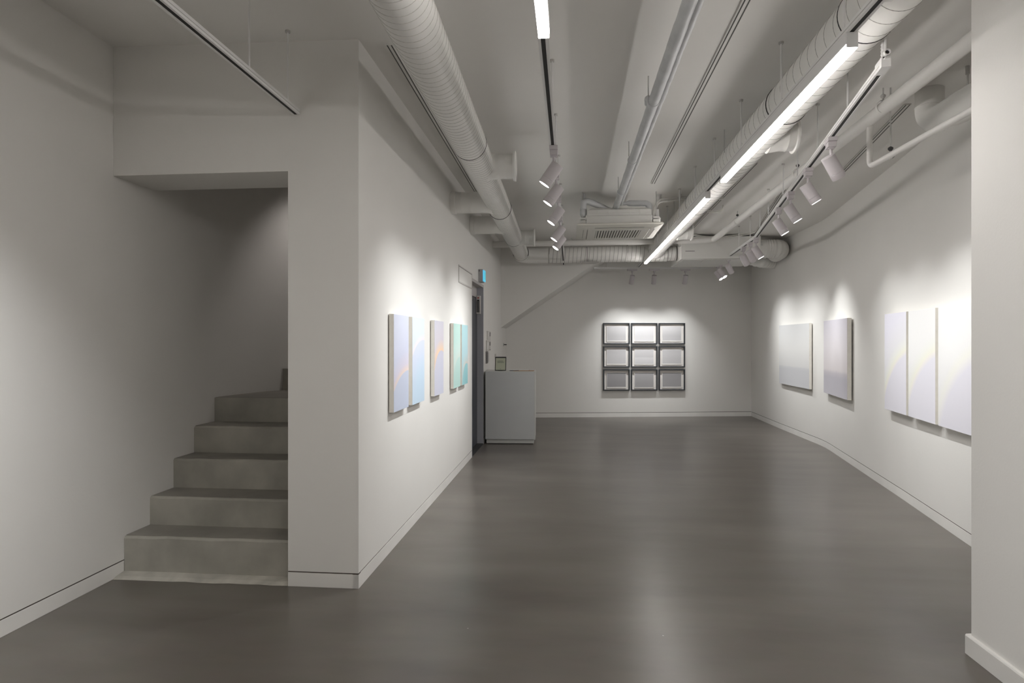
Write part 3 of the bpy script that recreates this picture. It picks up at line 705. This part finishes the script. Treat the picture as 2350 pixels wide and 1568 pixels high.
# cross duct
CA, CB = Vector((-.36, 10.0, 2.79)), Vector((1.64, 10.02, 2.80))
cd = thing('ventilation_duct', 'white spiral duct crossing in front of the back wall', 'duct', CA); o0 = CA.copy()
for a, b, rr in ((0, .62, .124), (.62, .93, .128), (.93, 1, .118)):
    bm = BM(); lathe(bm, CA.lerp(CB, a) - o0, CB - CA, [(0, rr), ((CB - CA).length * (b - a), rr)], 48); dsec = obj('duct_section', bm, 'duct_paint', cd, True)
    seam(dsec, CA.lerp(CB, a) - o0, CA.lerp(CB, b) - o0, rr - .0003, .064, .007, .003)
for f_ in (.30, .62, .93): joint(cd, CA.lerp(CB, f_), CB - CA, .127, o0)
obj('hanger_strap', bx(BM(), .52, .80, -.13, .13, -.130, -.124), 'plate_white', cd)
for x in (.35, 1.25):
    z1 = cz(CA.x + x, 10) - CA.z; obj('hanger_rod', lathe(BM(), (x, 0, .12), (0, 0, 1), [(0, .005), (z1 - .121, .005)], 8), 'rod_grey', cd)
# right duct
RA, RB = Vector((1.328, -1.5, 2.885)), Vector((1.34, 9.72, 2.875)); rdir = (RB - RA).normalized()
def rp(y): return RA.lerp(RB, (y - RA.y) / (RB.y - RA.y))
rd = thing('ventilation_duct', 'large white spiral duct behind the bright LED bars on the right', 'duct', rp(2.0)); o0 = rd.location.copy(); lp_keep = lp
cuts = [-1.5, 2.95, 4.0, 6.75, 9.72]
for i, (a, b) in enumerate(zip(cuts, cuts[1:])):
    rr = [.128, .1255, .128, .1255][i]
    bm = BM(); lathe(bm, rp(a) - o0, rdir, [(0, rr), ((rp(b) - rp(a)).length, rr)], 48); dsec = obj('duct_section', bm, 'duct_paint', rd, True)
    seam(dsec, rp(a) - o0, rp(b) - o0, rr - .0003, .105, .004, .0022)
    if i: joint(rd, rp(a) - rdir * .004, rdir, .1302, o0)
el = fillet([RB, RB + Vector((0, .30, -.05)), RB + Vector((-.34, .32, -.07))], .24, 8)
obj('elbow', sweep(BM(), [p_ - o0 for p_ in el], .130, 28), 'duct_paint', rd, True)
for y in (4.55, 8.35):
    c = rp(y); xe = c.x + .235; e_ = Vector((xe, y, c.z - .03)) - o0
    bm = BM(); lathe(bm, Vector((c.x, y, c.z - .03)) - o0, (1, 0, 0), [(.05, .11), (.13, .098), (.17, .098), (.173, .1005), (.178, .098), (.234, .098)], 32)
    o = obj('outlet_collar', bm, 'duct_paint', rd, True)
    obj('flange', lathe(BM(), e_, (1, 0, 0), [(-.012, .1), (-.010, .116), (0, .118), (.008, .116), (.010, .100), (.004, .094)], 36), 'duct_paint', o, True)
# flat take-off box on top near the camera
bm = BM(); bx(bm, 1.24, 1.46, 2.15, 2.62, 2.765, 3.02)
for v in bm.verts: v.co -= o0
obj('saddle_box', bm, 'ac_body', rd)
for y in (2.2, 5.0, 7.4): 
    for sx in (-.136, .136):
        x = 1.330 + sx; z1 = cz(x, y); obj('hanger_rod', lathe(BM(), Vector((x, y, 2.885)) - o0, (0, 0, 1), [(0, .004), (z1 - 2.886, .004)], 8), 'rod_grey', rd)

# ------------------------------------------------------------------ ventilation unit at the back
ev = thing('ventilation_unit', 'white box ventilation unit under the ceiling at the back right', 'ventilation unit', (1.66, 9.62, 2.655))
EW, ED, EH = 1.17, 1.05, .335
obj('casing', bx(BM(), 0, EW, 0, ED, 0, EH, .004), 'ac_body', ev)
obj('service_panel', bx(BM(), .05, .42, -.004, .001, .05, EH - .05), 'ac_body', ev)
obj('seam', bx(BM(), .06, .20, -.0055, -.003, .115, .121), 'dark_metal', ev)
obj('bottom_panel', bx(BM(), .04, EW - .04, .05, ED - .05, -.006, .001), 'ac_body', ev)
obj('bottom_panel', bx(BM(), .35, EW - .02, .03, .3, -.012, -.006), 'ac_body', ev)
for x, y in ((-.02, .06), (EW + .02, .06), (-.02, ED - .06), (EW + .02, ED - .06)):
    b_ = obj('hanging_bracket', bx(BM(), x - .025, x + .025, y - .02, y + .02, .20, .208), 'steel', ev)
    z1 = cz(1.66 + x, 9.62 + y) - 2.655; obj('hanger_rod', lathe(BM(), (x, y, .19), (0, 0, 1), [(0, .005), (z1 - .191, .005)], 8), 'rod_grey', b_)
obj('outlet_spigot', lathe(BM(), (EW, .18, .165), (1, 0, 0), [(0.001, .142), (.11, .142), (.112, .148), (.12, .148)], 32), 'duct_paint', ev, True)
obj('outlet_spigot', lathe(BM(), (EW, .82, .125), (1, 0, 0), [(0.001, .12), (.06, .12)], 28), 'duct_paint', ev, True)
# corrugated hoses
def hose(label, pts, r, amp, pitch, fil):
    pp = resample(fillet(pts, fil, 10), pitch / 4); rad = [r + amp * (1 if (i % 4) in (0, 1) else -1) for i in range(len(pp))]
    o = thing('flexible_hose', label, 'hose', pts[0]); v0 = Vector(pts[0])
    obj('corrugated_sleeve', sweep(BM(), [q - v0 for q in pp], rad, 28), 'duct_paint', o, True); return o
hose('fat corrugated hose from the ventilation unit into the right wall', [(2.955, 9.80, 2.82), (3.185, 9.79, 2.815), (3.20, 10.12, 2.80)], .138, .006, .034, .17)
hose('short lower hose bending from the ventilation unit to the right wall', [(2.895, 10.44, 2.775), (3.03, 10.42, 2.72), (3.335, 10.60, 2.72)], .112, .004, .05, .13)

# ------------------------------------------------------------------ ceiling cassette air conditioner
ac = thing('cassette_air_conditioner', 'square ceiling cassette air conditioner hanging from rods', 'air conditioner', (.525, 7.30, 2.655))
h = .47
bm = BM(); prof = [(h, .012), (h, .030), (h - .02, .042), (.43, .048), (.43, .012)]
def sq_ring(bm, rings):
    R = []
    for hw, z in rings: R.append([bm.verts.new((sx * hw, sy * hw, z)) for sx, sy in ((-1, -1), (1, -1), (1, 1), (-1, 1))])
    for a, b in zip(R, R[1:]):
        for k_ in range(4): bm.faces.new((a[k_], a[(k_ + 1) % 4], b[(k_ + 1) % 4], b[k_]))
    return R
R = sq_ring(bm, [(.42, .045), (.455, .045), (.47, .034), (.470, .022), (.40, .004), (.385, 0), (.352, 0), (.352, .020)])
bm.faces.new(R[-1][::-1]); bm.faces.new(R[0])
pn = obj('panel', bm, 'ac_plastic', ac)
gf = BM(); sq_ring(gf, [(.345, .014), (.345, -.003), (.337, -.006), (.252, -.006), (.252, .014)]); obj('grille_frame', gf, 'ac_plastic', ac)
obj('grille_back', bx(BM(), -.252, .252, -.252, .252, .006, .012), 'grille_dark', ac)
slm = None
for i in range(17):
    if slm is None: o = obj('slat', bx(BM(), -.0075, .0075, -.252, .252, -.006, .005), 'ac_plastic', ac); slm = o.data
    else: o = obj('slat', None, None, ac, mesh=slm)
    o.location.x = -.240 + i * .030
for k_ in range(4):
    a = k_ * math.pi / 2
    bm = BM(); bx(bm, -.26, .26, .358, .392, .0005, .006); 
    o = obj('air_flap', bm, 'ac_plastic', ac); o.rotation_euler.z = a
    bm = BM(); bx(bm, -.27, .27, .3465, .3515, -.0005, .0005); bx(bm, -.27, .27, .393, .396, .0, .0045)
    o = obj('flap_gap', bm, 'grille_dark', ac); o.rotation_euler.z = a
bm = BM(); R = sq_ring(bm, [(.36, .046), (.36, .14), (.352, .146), (.352, .205), (.30, .24), (.27, .245)]); bm.faces.new(R[0]); bm.faces.new(R[-1][::-1])
bd = obj('body', bm, 'ac_body', ac)
for i in range(-2, 3): 
    bm = BM(); bx(bm, i * .115 - .004, i * .115 + .004, -.359, -.350, .150, .205); obj('casing_rib', bm, 'ac_body', bd)
for z in (.147, .176, .203): obj('casing_rib', bx(BM(), -.335, .335, -.358, -.350, z, z + .006), 'ac_body', bd)
for sx in (-1, 1):
    for sy in (-1, 1):
        x, y = sx * .405, sy * .33; z1 = cz(.525 + x, 7.3 + y) - 2.655
        b_ = obj('bracket', bx(BM(), min(sx * .36, sx * .425), max(sx * .36, sx * .425), y - .02, y + .02, .10, .106), 'steel', ac)
        obj('hanger_rod', lathe(BM(), (x, y, .05), (0, 0, 1), [(0, .005), (z1 - .051, .005)], 8), 'rod_grey', b_)
        obj('corner_block', bx(BM(), x - .035, x + .035, y - .02, y + .05, .047, .13, .004), 'ac_body', ac)
bm = BM(); lathe(bm, (.44, -.20, .046), (0, 0, 1), [(0, .030), (.075, .030), (.076, .034), (.09, .034), (.10, .015), (.19, .013)], 18); obj('drain_cup', bm, 'track_white', ac, True)
bm = BM(); lathe(bm, (-.395, -.30, .14), (0, 0, 1), [(0, .02), (.03, .038), (.10, .040), (.13, .026), (.26, .024)], 16); obj('wrapped_valve', bm, 'wrap', ac, True)

# insulated refrigerant pipes
rf = thing('refrigerant_pipe', 'pair of grey wrapped pipes running along the ceiling to the cassette', 'pipe', (.545, 2.5, 2.915)); o0 = rf.location.copy()
def wob(pts, r, amp):
    pp = resample([Vector(q) for q in pts], .05); return pp, [r + random.uniform(-amp, amp) for _ in pp]
pp, rad = wob(fillet([(.548, -1.5, 2.915), (.497, 7.02, 2.915), (.48, 7.12, 2.86), (.30, 7.05, 2.94), (.13, 6.95, 2.985), (.13, 6.96, 2.88)], .12, 6), .034, .0012)
obj('main_pipe', sweep(BM(), [q - o0 for q in pp], rad, 16), 'wrap', rf, True)
pp, rad = wob(fillet([(.600, -1.5, 2.935), (.545, 7.0, 2.935), (.56, 7.05, 2.955), (.76, 7.06, 2.955), (.86, 7.05, 2.95), (.865, 7.06, 2.87), (.82, 7.1, 2.84)], .08, 6), .021, .002)
for i, q in enumerate(pp):
    if q.x > .62: rad[i] = .034
obj('second_pipe', sweep(BM(), [q - o0 for q in pp], rad, 14), 'wrap', rf, True)
for y, lump in ((2.72, 1), (3.98, 1), (5.25, 0), (6.35, 0)):
    x = .548 - .0055 * (y + 1.5) - .035
    z1 = cz(x, y); r_ = obj('hanger_rod', lathe(BM(), Vector((x, y, 2.95)) - o0, (0, 0, 1), [(0, .004), (z1 - 2.951, .004)], 8), 'rod_grey', rf)
    bm = BM(); lathe(bm, Vector((x + .03, y - .02, 2.917)) - o0, (0, 1, 0), [(0, .040), (.03, .041), (.04, .039)], 18); obj('pipe_clamp', bm, 'wrap', r_, True)
    if lump:
        pk = [Vector((x + .004, y + q * .012, 2.95 - .01 * math.sin(q))) - o0 for q in range(12)]
        obj('tape_wrap', sweep(BM(), pk, [.008 + .01 * math.sin(q / 11 * math.pi) + random.uniform(0, .004) for q in range(12)], 10), 'wrap', rf, True)
# slim twin copper lines from the cassette across to the right duct
tp = thing('cable_conduit', 'thin white twin pipes looping from the cassette to the right duct', 'pipe', (.93, 7.05, 2.80)); o0 = tp.location.copy()
for dz, r in ((0, .011), (.026, .010)):
    pts = [(.905, 6.98, 2.78 + dz), (.92, 7.0, 2.86 + dz), (.965, 7.05, 2.965 + dz), (1.2, 7.1, 2.995 + dz * .8), (1.28, 7.12, 3.005 + dz * .8), (1.70, 7.16, 3.005 + dz * .8)]
    obj('line', sweep(BM(), [q - o0 for q in fillet(pts, .06, 6)], r, 10), 'pipe_paint', tp, True)
for x in (1.0, 1.22): obj('clip', bx(BM(), x - .93 - .008, x - .93 + .008, .03, .10, .17 + (x - 1.0) * .2, .25), 'rod_grey', tp)
# cables near the ventilation unit
for lab, pts in (('thin white cable loop above the ventilation unit', [(1.75, 9.4, 2.99), (1.95, 9.45, 2.945), (2.3, 9.45, 2.945), (2.62, 9.4, 2.98), (2.70, 9.38, 3.02)]),
                 ('small curled cable hook beside the right duct', [(1.60, 7.6, 2.96), (1.70, 7.6, 2.935), (1.80, 7.62, 2.96), (1.81, 7.64, 3.02)])):
    t = thing('cable', lab, 'cable', pts[0]); v0 = Vector(pts[0])
    for dz in (0, .018): obj('strand', sweep(BM(), [q - v0 + Vector((0, 0, dz)) for q in fillet(pts, .1, 5)], .006, 8), 'pipe_paint', t, True)

# ------------------------------------------------------------------ white pipes
def pipe(name, label, parts, hang, r):
    o0 = Vector(parts[0][1][0]); t = thing(name, label, 'pipe', o0)
    for nm, pts, rr in parts: obj(nm, sweep(BM(), [q - o0 for q in fillet(pts, .055, 7)], rr, 22), 'pipe_paint', t, True)
    for (x, y, z, rr, dark) in hang:
        z1 = cz(x, y); r_ = obj('hanger_rod', lathe(BM(), Vector((x, y, z + rr)) - o0, (0, 0, 1), [(0, .005), (z1 - z - rr - .001, .005)], 8), 'rod_grey', t)
        obj('hanger_nut', lathe(BM(), Vector((x, y, z + rr + .012)) - o0, (0, 0, 1), [(0, .006), (.012, .016), (.022, .016), (.03, .006)], 10), 'dark_metal' if dark else 'rod_grey', r_)
        bm = BM(); lathe(bm, Vector((x, y - .012, z)) - o0, (0, 1, 0), [(0, rr + .001), (0, rr + .003), (.024, rr + .003), (.024, rr + .001)], 26, False); obj('hanger_ring', bm, 'pipe_paint', r_, True)
    return t
PZ = 2.93
pipe('water_pipe', 'white pipe running along the right side of the ceiling and across the back',
     [('main_pipe', [(2.00, 2.0, PZ), (2.095, 9.38, PZ - .02), (1.95, 9.42, PZ - .03), (-1.199, 9.40, 2.885)], .042)],
     [(2.022, 4.25, PZ, .042, 0), (2.045, 5.85, PZ, .042, 1), (2.07, 8.0, PZ - .015, .042, 1), (.75, 9.41, 2.905, .042, 1)], .042)
t = thing('pipe_collar', 'short white sleeve where the cross pipe meets the left wall', 'pipe collar', (XG, 9.40, 2.885)); obj('sleeve', lathe(BM(), (.001, 0, 0), (1, 0, 0), [(0, .05), (.30, .05), (.305, .045)], 24), 'pipe_paint', t, True)
pipe('drain_pipe', 'slim white pipe dropping below the ceiling pipe then running beside the near wall end',
     [('run', [(2.052, 4.50, 2.90), (2.052, 4.50, 2.61), (2.10, 2.2, 2.60)], .0185)], [(2.068, 4.25, 2.61, .0185, 1)], .0185)
# insulated branch duct with elbow at upper right
bd = thing('ventilation_duct', 'short white elbow duct dropping from the ceiling at upper right', 'duct', (2.335, 4.30, cz(2.335, 4.30) - .001)); o0 = bd.location.copy()
obj('drop_pipe', sweep(BM(), [q - o0 for q in fillet([(2.335, 4.30, cz(2.335, 4.30) - .001), (2.335, 4.30, 2.83), (2.30, 3.9, 2.80), (2.28, 3.0, 2.79)], .16, 10)], .083, 28), 'duct_paint', bd, True)
obj('collar_bead', lathe(BM(), Vector((2.335, 4.30, 2.935)) - o0, (0, 0, 1), [(0, .083), (.003, .087), (.008, .083)], 28), 'duct_paint', bd, True)
pp = resample([Vector((2.305, 3.98, 2.795)), Vector((2.28, 3.0, 2.785))], .05)
obj('insulation_wrap', sweep(BM(), [q - o0 for q in pp], [.088 + .006 * math.sin(i * 1.1) for i in range(len(pp))], 28), 'duct_paint', bd, True)
hr = obj('hanger_rod', lathe(BM(), Vector((2.36, 3.95, 2.88)) - o0, (0, 0, 1), [(0, .005), (.12, .005), (.12, .011), (cz(2.36, 3.95) - 2.881, .011)], 10), 'rod_grey', bd)
obj('hanger_nut', lathe(BM(), Vector((2.36, 3.95, 2.895)) - o0, (0, 0, 1), [(0, .006), (.015, .02), (.028, .02), (.032, .006)], 10), 'dark_metal', hr)
